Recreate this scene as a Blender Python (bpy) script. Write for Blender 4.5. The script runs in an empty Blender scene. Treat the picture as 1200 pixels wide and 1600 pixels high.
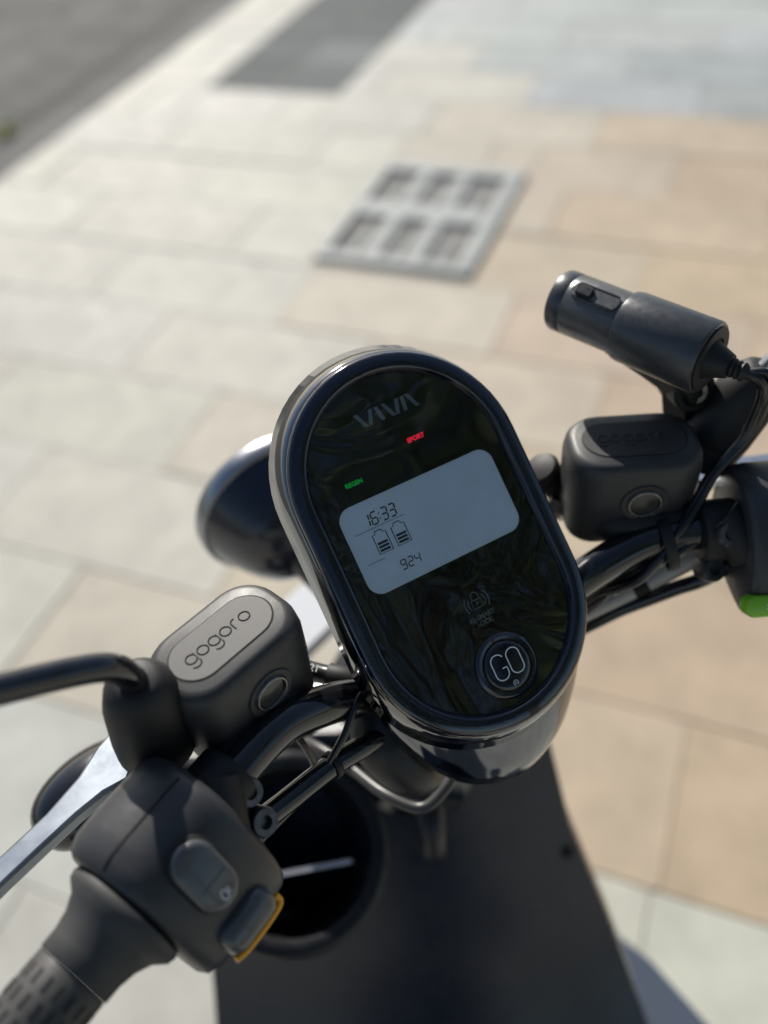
import bpy, bmesh, math, random
from mathutils import Vector, Matrix, noise
random.seed(7)
R = math.radians
sc = bpy.context.scene
COL = sc.collection

# ------------------------------------------------------------------ camera
CAM_H = 1.40
F_PX = 1420.0                       # focal length in pixels of the 1200x1600 photograph
def cam_axes():
    p, r, y = R(45.3), R(7.0), R(25.66)
    fwd = Vector((-math.sin(y)*math.cos(p), math.cos(y)*math.cos(p), -math.sin(p)))
    right = Vector((math.cos(y), math.sin(y), 0)); down = fwd.cross(right)
    return (right*math.cos(r)+down*math.sin(r), down*math.cos(r)-right*math.sin(r), fwd)
_r, _d, _f = cam_axes()
cam = bpy.data.cameras.new('camera'); cam_ob = bpy.data.objects.new('camera', cam); COL.objects.link(cam_ob)
cam_ob.matrix_world = Matrix(((_r.x, -_d.x, -_f.x, 0), (_r.y, -_d.y, -_f.y, 0), (_r.z, -_d.z, -_f.z, CAM_H), (0, 0, 0, 1)))
cam.sensor_fit = 'VERTICAL'; cam.sensor_height = 36.0; cam.sensor_width = 27.0
cam.lens = 36.0*F_PX/1600.0
cam.clip_start = 0.02; cam.clip_end = 2000
cam.dof.use_dof = True; cam.dof.focus_distance = 0.495; cam.dof.aperture_fstop = 2.4
sc.camera = cam_ob

# ------------------------------------------------------------------ world, sun, exposure
SUN_AZ, SUN_EL = -39.0, 33.0        # azimuth from +Y towards +X, elevation
w = bpy.data.worlds.new('World'); sc.world = w; w.use_nodes = True
nt = w.node_tree; nt.nodes.clear()
sky = nt.nodes.new('ShaderNodeTexSky'); sky.sky_type = 'NISHITA'; sky.sun_disc = False
sky.sun_elevation = R(SUN_EL); sky.sun_rotation = R(SUN_AZ)
bg = nt.nodes.new('ShaderNodeBackground'); bg.inputs[1].default_value = 0.08
wo = nt.nodes.new('ShaderNodeOutputWorld')
nt.links.new(sky.outputs[0], bg.inputs[0]); nt.links.new(bg.outputs[0], wo.inputs[0])
sun = bpy.data.lights.new('sun', 'SUN'); sun.energy = 5.0; sun.angle = R(0.55); sun.color = (1.0, 0.95, 0.87)
sun_ob = bpy.data.objects.new('sun', sun); COL.objects.link(sun_ob)
sdir = Vector((math.sin(R(SUN_AZ))*math.cos(R(SUN_EL)), math.cos(R(SUN_AZ))*math.cos(R(SUN_EL)), math.sin(R(SUN_EL))))
sun_ob.rotation_euler = sdir.to_track_quat('Z', 'Y').to_euler(); sun_ob.location = (-4, 4, 8)
sc.view_settings.view_transform = 'Standard'; sc.view_settings.look = 'None'
sc.view_settings.exposure = 0.27; sc.view_settings.gamma = 1.0; sc.view_settings.use_curve_mapping = False

# ------------------------------------------------------------------ materials
def mat(name, col, rough=0.5, metal=0.0, coat=0.0, spec=0.5, ior=1.5, var=0.0, scale=40.0, bump=0.0, bscale=300.0,
        dust=0.0, rvar=0.0, coat_rough=0.03, objcol=False, emit=None, dcol=(0.42, 0.40, 0.36)):
    m = bpy.data.materials.new(name); m.use_nodes = True
    n = m.node_tree.nodes; l = m.node_tree.links; b = n['Principled BSDF']
    b.inputs['Base Color'].default_value = (*col, 1); b.inputs['Roughness'].default_value = rough
    b.inputs['Metallic'].default_value = metal; b.inputs['Coat Weight'].default_value = coat
    b.inputs['Coat Roughness'].default_value = coat_rough
    b.inputs['Specular IOR Level'].default_value = spec; b.inputs['IOR'].default_value = ior
    if emit: b.inputs['Emission Color'].default_value = (*emit[0], 1); b.inputs['Emission Strength'].default_value = emit[1]
    tc = n.new('ShaderNodeTexCoord')
    def nz(sc_, det=4, rg=.6):
        t = n.new('ShaderNodeTexNoise'); t.inputs['Scale'].default_value = sc_; t.inputs['Detail'].default_value = det
        t.inputs['Roughness'].default_value = rg; l.new(tc.outputs['Object'], t.inputs['Vector']); return t
    src = None
    if objcol:
        oi = n.new('ShaderNodeObjectInfo'); src = oi.outputs['Color']
    if var:
        t = nz(scale); mr = n.new('ShaderNodeMapRange')
        mr.inputs[1].default_value = .25; mr.inputs[2].default_value = .75
        mr.inputs[3].default_value = 1-var; mr.inputs[4].default_value = 1+var; l.new(t.outputs[0], mr.inputs[0])
        mx = n.new('ShaderNodeVectorMath'); mx.operation = 'SCALE'
        if src: l.new(src, mx.inputs[0])
        else: mx.inputs[0].default_value = col
        l.new(mr.outputs[0], mx.inputs['Scale']); src = mx.outputs[0]
    if dust:
        t = nz(1900, 1, .5); t2 = nz(25, 3, .6)
        ad = n.new('ShaderNodeMath'); ad.operation = 'MULTIPLY_ADD'; l.new(t2.outputs[0], ad.inputs[0]); ad.inputs[1].default_value = .22; l.new(t.outputs[0], ad.inputs[2])
        mr = n.new('ShaderNodeMapRange'); mr.inputs[1].default_value = .80; mr.inputs[2].default_value = .92
        mr.inputs[3].default_value = 0; mr.inputs[4].default_value = dust; l.new(ad.outputs[0], mr.inputs[0])
        mx = n.new('ShaderNodeMix'); mx.data_type = 'RGBA'; l.new(mr.outputs[0], mx.inputs['Factor'])
        if src: l.new(src, mx.inputs['A'])
        else: mx.inputs['A'].default_value = (*col, 1)
        mx.inputs['B'].default_value = (*dcol, 1); src = mx.outputs['Result']
        if coat:
            mc = n.new('ShaderNodeMapRange'); mc.inputs[1].default_value = 0; mc.inputs[2].default_value = dust
            mc.inputs[3].default_value = coat; mc.inputs[4].default_value = 0; l.new(mr.outputs[0], mc.inputs[0]); l.new(mc.outputs[0], b.inputs['Coat Weight'])
    if src: l.new(src, b.inputs['Base Color'])
    if rvar:
        t = nz(scale*1.7, 5, .65); mr = n.new('ShaderNodeMapRange'); mr.inputs[1].default_value = .3; mr.inputs[2].default_value = .7
        mr.inputs[3].default_value = max(.02, rough-rvar); mr.inputs[4].default_value = min(1, rough+rvar)
        l.new(t.outputs[0], mr.inputs[0]); l.new(mr.outputs[0], b.inputs['Roughness'])
    if bump:
        t = nz(bscale, 3, .6); bp = n.new('ShaderNodeBump'); bp.inputs['Strength'].default_value = bump; bp.inputs['Distance'].default_value = .0006
        l.new(t.outputs[0], bp.inputs['Height']); l.new(bp.outputs[0], b.inputs['Normal'])
        if coat: l.new(bp.outputs[0], b.inputs['Coat Normal'])
    return m

M = {}
M['navy'] = mat('navy_gloss_paint', (.007, .010, .024), .30, coat=.6, dust=.4, scale=30, rvar=.06)
M['rim'] = mat('gloss_black_rim', (.004, .006, .016), .12, coat=1.0, dust=.35, bump=.03, bscale=60)
M['chrome'] = mat('dark_mirror_plastic', (.25, .25, .255), .07, metal=1.0, bump=.015, bscale=40, dust=.15)
M['cowl'] = mat('dark_mirror_cowl', (.155, .16, .18), .06, metal=1.0, bump=.015, bscale=30, dust=.25)
M['black'] = mat('black_satin_plastic', (.011, .011, .013), .42, rvar=.10, scale=60, bump=.10, bscale=900, dust=.10)
M['blackgloss'] = mat('black_gloss_paint', (.008, .008, .011), .16, coat=.6, dust=.12, scale=40, rvar=.05)
M['rubber'] = mat('black_rubber', (.012, .012, .012), .58, var=.15, scale=50, bump=.1, bscale=700)
M['housing'] = mat('charcoal_grained_plastic', (.042, .042, .044), .36, var=.12, scale=45, bump=.22, bscale=1500, rvar=.07, dust=.06)
M['lid2'] = mat('charcoal_lid_insert', (.040, .040, .040), .55, var=.08, scale=70, bump=.15, bscale=1400, dust=.1)
M['lid'] = mat('charcoal_lid_plastic', (.038, .038, .039), .46, var=.10, scale=70, bump=.2, bscale=1400, dust=.12, rvar=.05)
M['grip'] = mat('charcoal_grip_rubber', (.045, .045, .044), .60, var=.15, scale=60, bump=.15, bscale=900, rvar=.08)
M['lidmark'] = mat('embossed_mark', (.016, .016, .016), .55)
M['slit'] = mat('grip_slit_shadow', (.010, .010, .010), .8)
M['silver'] = mat('brushed_aluminium', (.47, .51, .55), .34, metal=1.0, rvar=.04, scale=40, var=.03)
M['rimsilver'] = mat('dark_satin_metal', (.38, .39, .41), .34, metal=1.0, dust=.3, rvar=.06)
M['steel'] = mat('bolt_steel', (.30, .29, .28), .38, metal=1.0, var=.3, scale=300)
M['darkbolt'] = mat('blackened_bolt', (.11, .11, .115), .38, metal=.8, var=.3, scale=300)
M['cable'] = mat('cable_sheath', (.012, .012, .013), .30, coat=.25, var=.2, scale=100, rvar=.08)
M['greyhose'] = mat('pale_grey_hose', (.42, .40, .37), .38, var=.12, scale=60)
M['midgrey'] = mat('body_edge_grey', (.055, .054, .052), .35, var=.15, scale=60)  # tone of the reflecting bodywork edge, put into the colour
M['panel'] = mat('display_black', (.003, .004, .004), .5)
M['lcd'] = mat('lcd_blue_grey', (.33, .46, .60), .45, var=.16, scale=22, emit=((.30, .42, .55), .165))
M['ink'] = mat('lcd_segment_ink', (.03, .04, .06), .5)
M['ink2'] = mat('lcd_fill_ink', (.07, .10, .20), .5)
M['print'] = mat('pale_blue_print', (.82, .90, .97), .5)
M['print2'] = mat('grey_print', (.90, .94, .94), .5)
M['red'] = mat('red_indicator_light', (.5, .01, .02), .5, emit=((1, .02, .06), .38))
M['green'] = mat('green_indicator_light', (.01, .4, .05), .5, emit=((.0, .75, .10), .16))
M['lime'] = mat('lime_green_plastic', (.27, .62, .02), .32, coat=.3)
M['orange'] = mat('orange_plastic', (.95, .40, .012), .35)
M['cream'] = mat('pale_silver_paint', (.80, .81, .82), .25, coat=.6)
M['shield'] = mat('slate_navy_satin', (.012, .020, .034), .27, var=.12, scale=20, rvar=.05, bump=.06, bscale=900)
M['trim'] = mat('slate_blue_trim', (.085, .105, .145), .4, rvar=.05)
M['button'] = mat('grey_rocker_plastic', (.085, .088, .090), .24, rvar=.05, scale=60, coat=.4)
M['camgrey'] = mat('gunmetal_anodised', (.085, .088, .092), .33, metal=.5, var=.12, scale=120, bump=.08, bscale=1200, rvar=.08, dust=.08)
M['sight'] = mat('sight_glass', (.035, .038, .030), .30, coat=.35)
M['tyre'] = mat('tyre_rubber', (.02, .02, .02), .8, bump=.2, bscale=200)
M['alloy'] = mat('alloy_rim', (.4, .4, .42), .35, metal=1.0)
M['slab'] = mat('pavement_slab_stone', (.5, .48, .44), .70, spec=.26, objcol=True, var=.14, scale=9, bump=.25, bscale=160, rvar=.10)
_n = M['slab'].node_tree.nodes; _l = M['slab'].node_tree.links; _b = _n['Principled BSDF']
_src = _b.inputs['Base Color'].links[0].from_socket
_g = _n.new('ShaderNodeNewGeometry'); _t = _n.new('ShaderNodeTexNoise'); _t.inputs['Scale'].default_value = 2.3; _t.inputs['Detail'].default_value = 6; _t.inputs['Roughness'].default_value = .65
_l.new(_g.outputs['Position'], _t.inputs['Vector'])
_m = _n.new('ShaderNodeMapRange'); _m.inputs[1].default_value = .35; _m.inputs[2].default_value = .70; _m.inputs[3].default_value = 1.05; _m.inputs[4].default_value = .86
_l.new(_t.outputs[0], _m.inputs[0]); _v = _n.new('ShaderNodeVectorMath'); _v.operation = 'SCALE'
_l.new(_src, _v.inputs[0]); _l.new(_m.outputs[0], _v.inputs['Scale']); _l.new(_v.outputs[0], _b.inputs['Base Color'])
M['joint'] = mat('mortar_joint', (.42, .39, .34), .9, var=.2, scale=20)
M['road'] = mat('asphalt_road', (.140, .140, .133), .9, spec=.12, var=.28, scale=3.0, bump=.6, bscale=250, rvar=.1)
M['gutter'] = mat('gutter_concrete', (.165, .165, .158), .9, spec=.12, var=.18, scale=6, bump=.4, bscale=200)
M['grit'] = mat('dark_gutter_grit', (.040, .038, .034), .9, var=.3, scale=30, bump=.5, bscale=200)
M['patch'] = mat('dark_grey_paver', (.125, .135, .135), .85, spec=.15, objcol=True, var=.2, scale=12, bump=.4, bscale=220)
M['iron'] = mat('galvanised_iron', (.36, .375, .365), .62, spec=.3, var=.16, scale=25, bump=.2, bscale=200, rvar=.1)
M['pit'] = mat('drain_pit', (.21, .205, .19), .9, var=.4, scale=20)
M['leaf'] = mat('tree_leaf', (.085, .125, .050), .5, var=.35, scale=2)
M['bark'] = mat('tree_bark', (.10, .085, .065), .9, var=.3, scale=8, bump=.6, bscale=40)
M['weed'] = mat('weed_leaf', (.36, .37, .05), .6, var=.3, scale=60)
M['soil'] = mat('earth', (.13, .11, .085), .95, var=.2, scale=5)
M['paperstrip'] = mat('pale_lilac_card', (.55, .54, .58), .5, var=.06, scale=80)
# clear pane with a wrinkled protective film
def film():
    m = bpy.data.materials.new('clear_pane_with_film'); m.use_nodes = True
    n = m.node_tree.nodes; l = m.node_tree.links; n.clear()
    o = n.new('ShaderNodeOutputMaterial'); mx = n.new('ShaderNodeMixShader'); tr = n.new('ShaderNodeBsdfTransparent'); gl = n.new('ShaderNodeBsdfGlossy')
    fr = n.new('ShaderNodeFresnel'); fr.inputs[0].default_value = 1.95; gl.inputs['Roughness'].default_value = .03
    tc = n.new('ShaderNodeTexCoord'); t = n.new('ShaderNodeTexNoise'); t.inputs['Scale'].default_value = 13; t.inputs['Detail'].default_value = 1.6; t.inputs['Roughness'].default_value = .45
    t.inputs['Distortion'].default_value = 1.6
    bp = n.new('ShaderNodeBump'); bp.inputs['Strength'].default_value = .7; bp.inputs['Distance'].default_value = .0035
    l.new(tc.outputs['Object'], t.inputs['Vector']); l.new(t.outputs[0], bp.inputs['Height'])
    l.new(bp.outputs[0], gl.inputs['Normal']); l.new(bp.outputs[0], fr.inputs['Normal'])
    l.new(fr.outputs[0], mx.inputs[0]); l.new(tr.outputs[0], mx.inputs[1]); l.new(gl.outputs[0], mx.inputs[2]); l.new(mx.outputs[0], o.inputs[0])
    return m
M['film'] = film()

# ------------------------------------------------------------------ helpers
def V(*a): return Vector(a)
class Fr:                              # a local frame: origin and three axes
    def __init__(s, o, x, y, z): s.o, s.x, s.y, s.z = Vector(o), Vector(x).normalized(), Vector(y).normalized(), Vector(z).normalized()
    def __call__(s, a, b, c=0.0): return s.o + s.x*a + s.y*b + s.z*c
    def at(s, a, b, c=0.0): return Fr(s(a, b, c), s.x, s.y, s.z)
def yawfr(o, yaw, pitch=0.0, roll=0.0):
    q = Matrix.Rotation(R(yaw), 3, 'Z') @ Matrix.Rotation(R(pitch), 3, 'X') @ Matrix.Rotation(R(roll), 3, 'Y')
    return Fr(o, q.col[0], q.col[1], q.col[2])
def axisfr(o, axis, up=(0, 0, 1)):      # z along axis
    z = Vector(axis).normalized(); x = Vector(up).cross(z)
    if x.length < 1e-4: x = Vector((1, 0, 0))
    x.normalize(); return Fr(o, x, z.cross(x), z)
def mk(name, vf, m, parent=None, ang=35, bevel=0.0):
    vs, fs = vf
    me = bpy.data.meshes.new(name); me.from_pydata([tuple(v) for v in vs], [], fs)
    bm = bmesh.new(); bm.from_mesh(me); bmesh.ops.recalc_face_normals(bm, faces=bm.faces); bm.to_mesh(me); bm.free()
    me.materials.append(M[m] if isinstance(m, str) else m)
    for p in me.polygons: p.use_smooth = True
    me.set_sharp_from_angle(angle=R(ang))
    o = bpy.data.objects.new(name, me); COL.objects.link(o)
    if parent: o.parent = parent
    if bevel:
        b = o.modifiers.new('bevel', 'BEVEL'); b.width = bevel; b.segments = 2; b.limit_method = 'ANGLE'; b.angle_limit = R(40)
    return o
def join(*vfs):
    vs, fs = [], []
    for v, f in vfs:
        k = len(vs); vs += list(v); fs += [tuple(i+k for i in q) for q in f]
    return vs, fs
def loft(rings, cap0=True, cap1=True):
    n = len(rings[0]); vs = [p for r in rings for p in r]; fs = []
    for i in range(len(rings)-1):
        for j in range(n):
            k = (j+1) % n; fs.append((i*n+j, i*n+k, (i+1)*n+k, (i+1)*n+j))
    if cap0: fs.append(tuple(range(n-1, -1, -1)))
    if cap1: fs.append(tuple((len(rings)-1)*n+j for j in range(n)))
    return vs, fs
def stad(wd, ln, n=28):                # stadium ring, long axis along second coordinate
    if ln < wd: ln = wd+1e-5
    s = ln-wd; o = []
    for i in range(n+1): a = math.pi*i/n; o.append((wd*math.cos(a), s+wd*math.sin(a)))
    for i in range(n+1): a = math.pi+math.pi*i/n; o.append((wd*math.cos(a), -s+wd*math.sin(a)))
    return o
def rrect(hx, hy, r, k=6):
    o = []
    for cx, cy, a0 in ((hx-r, hy-r, 0), (-hx+r, hy-r, 90), (-hx+r, -hy+r, 180), (hx-r, -hy+r, 270)):
        for i in range(k+1): a = R(a0+90*i/k); o.append((cx+r*math.cos(a), cy+r*math.sin(a)))
    return o
def circ(r, n=32): return [(r*math.cos(2*math.pi*i/n), r*math.sin(2*math.pi*i/n)) for i in range(n)]
def sect(fr, ring, h): return [fr(a, b, h) for a, b in ring]
def lathe(fr, prof, n=32, cap0=True, cap1=True): return loft([sect(fr, circ(max(r, 1e-5), n), h) for r, h in prof], cap0, cap1)
def box(fr, hx, hy, hz):
    vs = [fr(x*hx, y*hy, z*hz) for x in (-1, 1) for y in (-1, 1) for z in (-1, 1)]
    return vs, [(0, 1, 3, 2), (4, 6, 7, 5), (0, 4, 5, 1), (2, 3, 7, 6), (0, 2, 6, 4), (1, 5, 7, 3)]
def smooth_path(pts, sub=8):
    pts = [Vector(p) for p in pts]; P = [pts[0]*2-pts[1]]+pts+[pts[-1]*2-pts[-2]]; o = []
    for i in range(1, len(P)-2):
        for s in range(sub):
            t = s/sub; a, b, c, d = P[i-1:i+3]
            o.append(.5*((2*b)+(c-a)*t+(2*a-5*b+4*c-d)*t*t+(3*b-a-3*c+d)*t**3))
    o.append(pts[-1]); return o
def tube(pts, r, n=14, sub=8, cap=True):
    k = len(pts); path = smooth_path(pts, sub) if sub > 1 else [Vector(p) for p in pts]
    rr = r if isinstance(r, (list, tuple)) else [r]*k
    rings = []; up = None
    for i, p in enumerate(path):
        t = (path[min(i+1, len(path)-1)]-path[max(i-1, 0)]).normalized()
        if up is None:
            up = Vector((0, 0, 1)) if abs(t.z) < .9 else Vector((1, 0, 0))
        x = (up - t*up.dot(t)).normalized(); up = x; y = t.cross(x)
        u = i/max(1, sub) if sub > 1 else i; a = int(min(u, k-2)); q = u-a; ra = rr[a]*(1-q)+rr[min(a+1, k-1)]*q
        rings.append([p+(x*math.cos(2*math.pi*j/n)+y*math.sin(2*math.pi*j/n))*ra for j in range(n)])
    return loft(rings, cap, cap)
def ribbon(fr, paths, wd, h=0.0, closed=False):      # flat printed strokes
    vs, fs = [], []
    for pts in paths:
        pts = [Vector(p) for p in pts]; cl = closed or (pts[0]-pts[-1]).length < 1e-7
        if cl: pts = pts[:-1] if (pts[0]-pts[-1]).length < 1e-7 else pts
        n = len(pts); k = len(vs)
        for i, p in enumerate(pts):
            a = pts[(i-1) % n] if (cl or i > 0) else p; b = pts[(i+1) % n] if (cl or i < n-1) else p
            t = (b-a).normalized(); nn = Vector((-t.y, t.x))*wd/2
            vs += [fr(p.x+nn.x, p.y+nn.y, h), fr(p.x-nn.x, p.y-nn.y, h)]
        for i in range(n if cl else n-1):
            j = (i+1) % n; fs.append((k+2*i, k+2*i+1, k+2*j+1, k+2*j))
    return vs, fs
def flat(fr, ring, h=0.0): return [fr(a, b, h) for a, b in ring], [tuple(range(len(ring)))]
def plate(fr, ring, h0, h1, ch=0.0):
    rs = [sect(fr, ring, h0)]
    if ch:
        cx = sum(p[0] for p in ring)/len(ring); cy = sum(p[1] for p in ring)/len(ring)
        rs.append(sect(fr, ring, h1-ch)); mx = max(math.hypot(p[0]-cx, p[1]-cy) for p in ring); s = 1-ch/mx
        rs.append(sect(fr, [(cx+(a-cx)*s, cy+(b-cy)*s) for a, b in ring], h1))
    else: rs.append(sect(fr, ring, h1))
    return loft(rs)
def arc(cx, cy, rx, ry, a0, a1, n=16): return [(cx+rx*math.cos(R(a0+(a1-a0)*i/n)), cy+ry*math.sin(R(a0+(a1-a0)*i/n))) for i in range(n+1)]
def text(name, body, size, fr, m, parent, h=0.0, bold=0.0, ext=0.0):
    c = bpy.data.curves.new(name, 'FONT'); c.body = body; c.size = size; c.align_x = 'CENTER'; c.align_y = 'CENTER'; c.offset = bold; c.resolution_u = 3; c.extrude = ext
    o = bpy.data.objects.new('tmp', c); COL.objects.link(o); bpy.context.view_layer.update()
    me = bpy.data.meshes.new_from_object(o.evaluated_get(bpy.context.evaluated_depsgraph_get()))
    bpy.data.objects.remove(o); bpy.data.curves.remove(c)
    for v in me.vertices: v.co = fr(v.co.x, v.co.y, v.co.z+h)
    me.materials.clear(); me.materials.append(M[m]); ob = bpy.data.objects.new(name, me); COL.objects.link(ob); ob.parent = parent
    return ob
def empty(name, loc, rz=0.0):
    o = bpy.data.objects.new(name, None); COL.objects.link(o); o.location = loc; o.rotation_euler = (0, 0, rz); o.empty_display_size = .1; return o
def tag(o, label=None, cat=None, group=None, kind=None):
    if label: o['label'] = label
    if cat: o['category'] = cat
    if group: o['group'] = group
    if kind: o['kind'] = kind
    return o
W = Fr((0, 0, 0), (1, 0, 0), (0, 1, 0), (0, 0, 1))

# ------------------------------------------------------------------ setting: ground, pavement, kerb, road
# world +Y runs along the kerb, the pavement lies at x > -2.57
tag(mk('ground', ([(-60, -60, -.30), (60, -60, -.30), (60, 60, -.30), (-60, 60, -.30)], [(0, 1, 2, 3)]), 'soil'), kind='structure')
KX = -2.575
pav = tag(mk('pavement', box(Fr((KX/2+5, 0, -.1505), (1, 0, 0), (0, 1, 0), (0, 0, 1)), 5-KX/2-.002, 14, .148), 'joint'), kind='structure')
def slab_mesh(lx, ly):
    e = .0015; r0 = rrect(lx/2, ly/2, .004, 1); r1 = rrect(lx/2-e, ly/2-e, .003, 1)
    vs, fs = loft([sect(W, r0, -.012), sect(W, r0, -e), sect(W, r1, 0)], False, True)
    me = bpy.data.meshes.new('slab'); me.from_pydata([tuple(v) for v in vs], [], fs); me.materials.append(M['slab']); return me
slab_cache = {}
PITCH = .3075; Y0 = .615; GAP = .0036
def lerp(a, b, t): return tuple(x+(y-x)*t for x, y in zip(a, b))
PALE = (.47, .46, .405); TAN = (.455, .362, .262); GREY = (.42, .44, .425); BLUEG = (.315, .335, .33); PINK = (.47, .405, .345)
rows = list(range(-4, 17))
def add_slab(x0, x1, y0, y1):
    key = (round(x1-x0, 3), round(y1-y0, 3))
    if key not in slab_cache: slab_cache[key] = slab_mesh(x1-x0-GAP, y1-y0-GAP)
    o = bpy.data.objects.new('slab', slab_cache[key]); COL.objects.link(o); o.parent = pav
    xc, yc = (x0+x1)/2, (y0+y1)/2
    o.location = (xc, yc, random.uniform(-.0012, .0012)); o.rotation_euler = (random.gauss(0, .0012), random.gauss(0, .0012), 0)
    if yc < .615: c = (.50, .50, .44) if xc > -.35 else (.44, .44, .40)
    elif 3.385 < yc < 3.97 and xc > -.95: c = BLUEG if xc > -.45 else lerp(GREY, BLUEG, .45)
    elif yc > 3.97: c = GREY if xc > -1.6 else PALE
    else:
        t = min(1, max(0, (xc+1.35)/1.3)); c = lerp(PALE, TAN, t)
        if xc < -.9 and yc < 1.9 and random.random() < .35: c = lerp(c, PINK, .45)
    if xc > -.55 and yc < 3.3: o.scale = (1.004, 1.006, 1)
    s = random.uniform(.965, 1.035); o.color = (c[0]*s, c[1]*s*random.uniform(.985, 1.015), c[2]*s*random.uniform(.97, 1.03), 1)
def blocked(x0, x1, y0, y1): # drain cover and dark paver strip
    return [(-1.185, -.690, 2.185, 2.840), (-2.20, -1.60, 3.375, 9.0)]
def cut(rect):
    out = [rect]
    for bx0, bx1, by0, by1 in blocked(*rect):
        nxt = []
        for x0, x1, y0, y1 in out:
            if x1 <= bx0 or x0 >= bx1 or y1 <= by0 or y0 >= by1: nxt.append((x0, x1, y0, y1)); continue
            if x0 < bx0: nxt.append((x0, bx0, y0, y1))
            if x1 > bx1: nxt.append((bx1, x1, y0, y1))
            xa, xb = max(x0, bx0), min(x1, bx1)
            if y0 < by0: nxt.append((xa, xb, y0, by0))
            if y1 > by1: nxt.append((xa, xb, by1, y1))
        out = nxt
    return [q for q in out if q[1]-q[0] > .03 and q[3]-q[2] > .03]
for r in rows:
    y0 = Y0+r*PITCH; y1 = y0+PITCH
    off = -1.158 if r % 2 == 0 else -1.472
    if r < 0: off = .07 if r % 2 else -.24
    xs = [KX+.004]; x = off-.62*6
    while x < 2.6:
        if x > KX+.14: xs.append(x)
        x += .62
    for a, b in zip(xs, xs[1:]):
        for q in cut((a, b, y0, y1)): add_slab(*q)
road = tag(mk('road', ([(-30, -40, -.112), (KX-.43, -40, -.112), (KX-.43, 40, -.112), (-30, 40, -.112)], [(0, 1, 2, 3)]), 'road'), kind='structure')
gut = tag(mk('gutter', box(Fr((KX-.214, 0, -.17), (1, 0, 0), (0, 1, 0), (0, 0, 1)), .209, 14, .070), 'gutter', bevel=.008), kind='structure')
grit = tag(mk('gutter_dirt', ribbon(W, [[(KX-.435+.012*noise.noise(Vector((i*.9, 0, 0))), -14+i*.1) for i in range(281)]], .10, -.098), 'grit'), kind='structure')
# dark paver strip with its own pavers
strip = tag(mk('dark_paving_strip', box(Fr((-1.90, 6.19, -.012), (1, 0, 0), (0, 1, 0), (0, 0, 1)), .299, 2.81, .0065), 'joint'), kind='structure')
pm = None
for j in range(9):
    for i in range(2):
        if pm is None:
            vs, fs = loft([sect(W, rrect(.1488, .1488, .004, 1), -.010), sect(W, rrect(.1488, .1488, .004, 1), -.0015), sect(W, rrect(.1475, .1475, .004, 1), 0)], False, True)
            pm = bpy.data.meshes.new('paver'); pm.from_pydata([tuple(v) for v in vs], [], fs); pm.materials.append(M['patch'])
        o = bpy.data.objects.new('paver', pm); COL.objects.link(o); o.parent = strip
        o.location = (-2.05+i*.30, 3.53+j*.30, random.uniform(-.002, 0)); s = random.uniform(.9, 1.12)
        if (i, j) == (1, 1): s = 1.5
        o.color = (.128*s, .138*s, .136*s, 1)

# drain cover: frame, six openings with bars
dc = tag(empty('drain_cover', (-.9375, 2.5125, 0)), 'grey iron drain cover with six openings set in the pavement', 'drain cover')
hx, hy = .2435, .3235
def bars(name, rects, h0, h1, m):
    return [mk(name, box(Fr(((a+b)/2, (c+d)/2, (h0+h1)/2), (1, 0, 0), (0, 1, 0), (0, 0, 1)), (b-a)/2, (d-c)/2, (h1-h0)/2), m, dc, bevel=.003) for a, b, c, d in rects]
mk('pit', ([(-hx, -hy, -.0012), (hx, -hy, -.0012), (hx, hy, -.0012), (-hx, hy, -.0012)], [(0, 1, 2, 3)]), 'pit', dc)
bars('frame', [(-hx, hx, -hy, -hy+.045), (-hx, hx, hy-.06, hy), (-hx, -hx+.03, -hy+.046, hy-.061), (hx-.05, hx, -hy+.046, hy-.061)], -.001, .016, 'iron')
bars('cross_bar', [(-hx+.031, hx-.051, -.045, .045)], -.001, .014, 'iron')
xa, xb = -hx+.031, hx-.051; cw = (xb-xa)/3
for i in (1, 2):
    for s0, s1 in ((-hy+.046, -.046), (.046, hy-.061)):
        bars('long_bar', [(xa+cw*i-.023, xa+cw*i+.023, s0, s1)], -.001, .014, 'iron')
for i in range(3):
    for s0, s1 in ((-hy+.046, -.046), (.046, hy-.061)):
        xm = xa+cw*(i+.5); bars('thin_bar', [(xm-.009, xm+.009, s0+.001, s1-.06)], -.001, .005, 'iron')

# a weed in the gutter
wv, wf = [], []
for i in range(60):
    a = random.uniform(0, 6.28); l_ = random.uniform(.02, .06); el = random.uniform(.2, 1.2); b = Vector((random.gauss(0, .012), random.gauss(0, .02), 0))
    d = Vector((math.cos(a)*math.cos(el), math.sin(a)*math.cos(el), math.sin(el))); s = d.cross(Vector((0, 0, 1))).normalized()*.007; k = len(wv)
    wv += [b, b+d*l_*.5+s, b+d*l_, b+d*l_*.5-s]; wf.append((k, k+1, k+2, k+3))
wd = tag(mk('weed', (wv, wf), 'weed'), 'small yellow-green weed growing in the dark gutter line', 'weed'); wd.location = (KX-.43, 3.02, -.099)

# ------------------------------------------------------------------ the scooter
# local frame: x along the handlebar to the rider's right, y forward, z up from the ground
TH = R(49.84)
SC = empty('electric_scooter', (-.0718, .272, 0), TH)
tag(SC, 'dark navy electric scooter with oval dashboard parked on the pavement', 'scooter')

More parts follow.
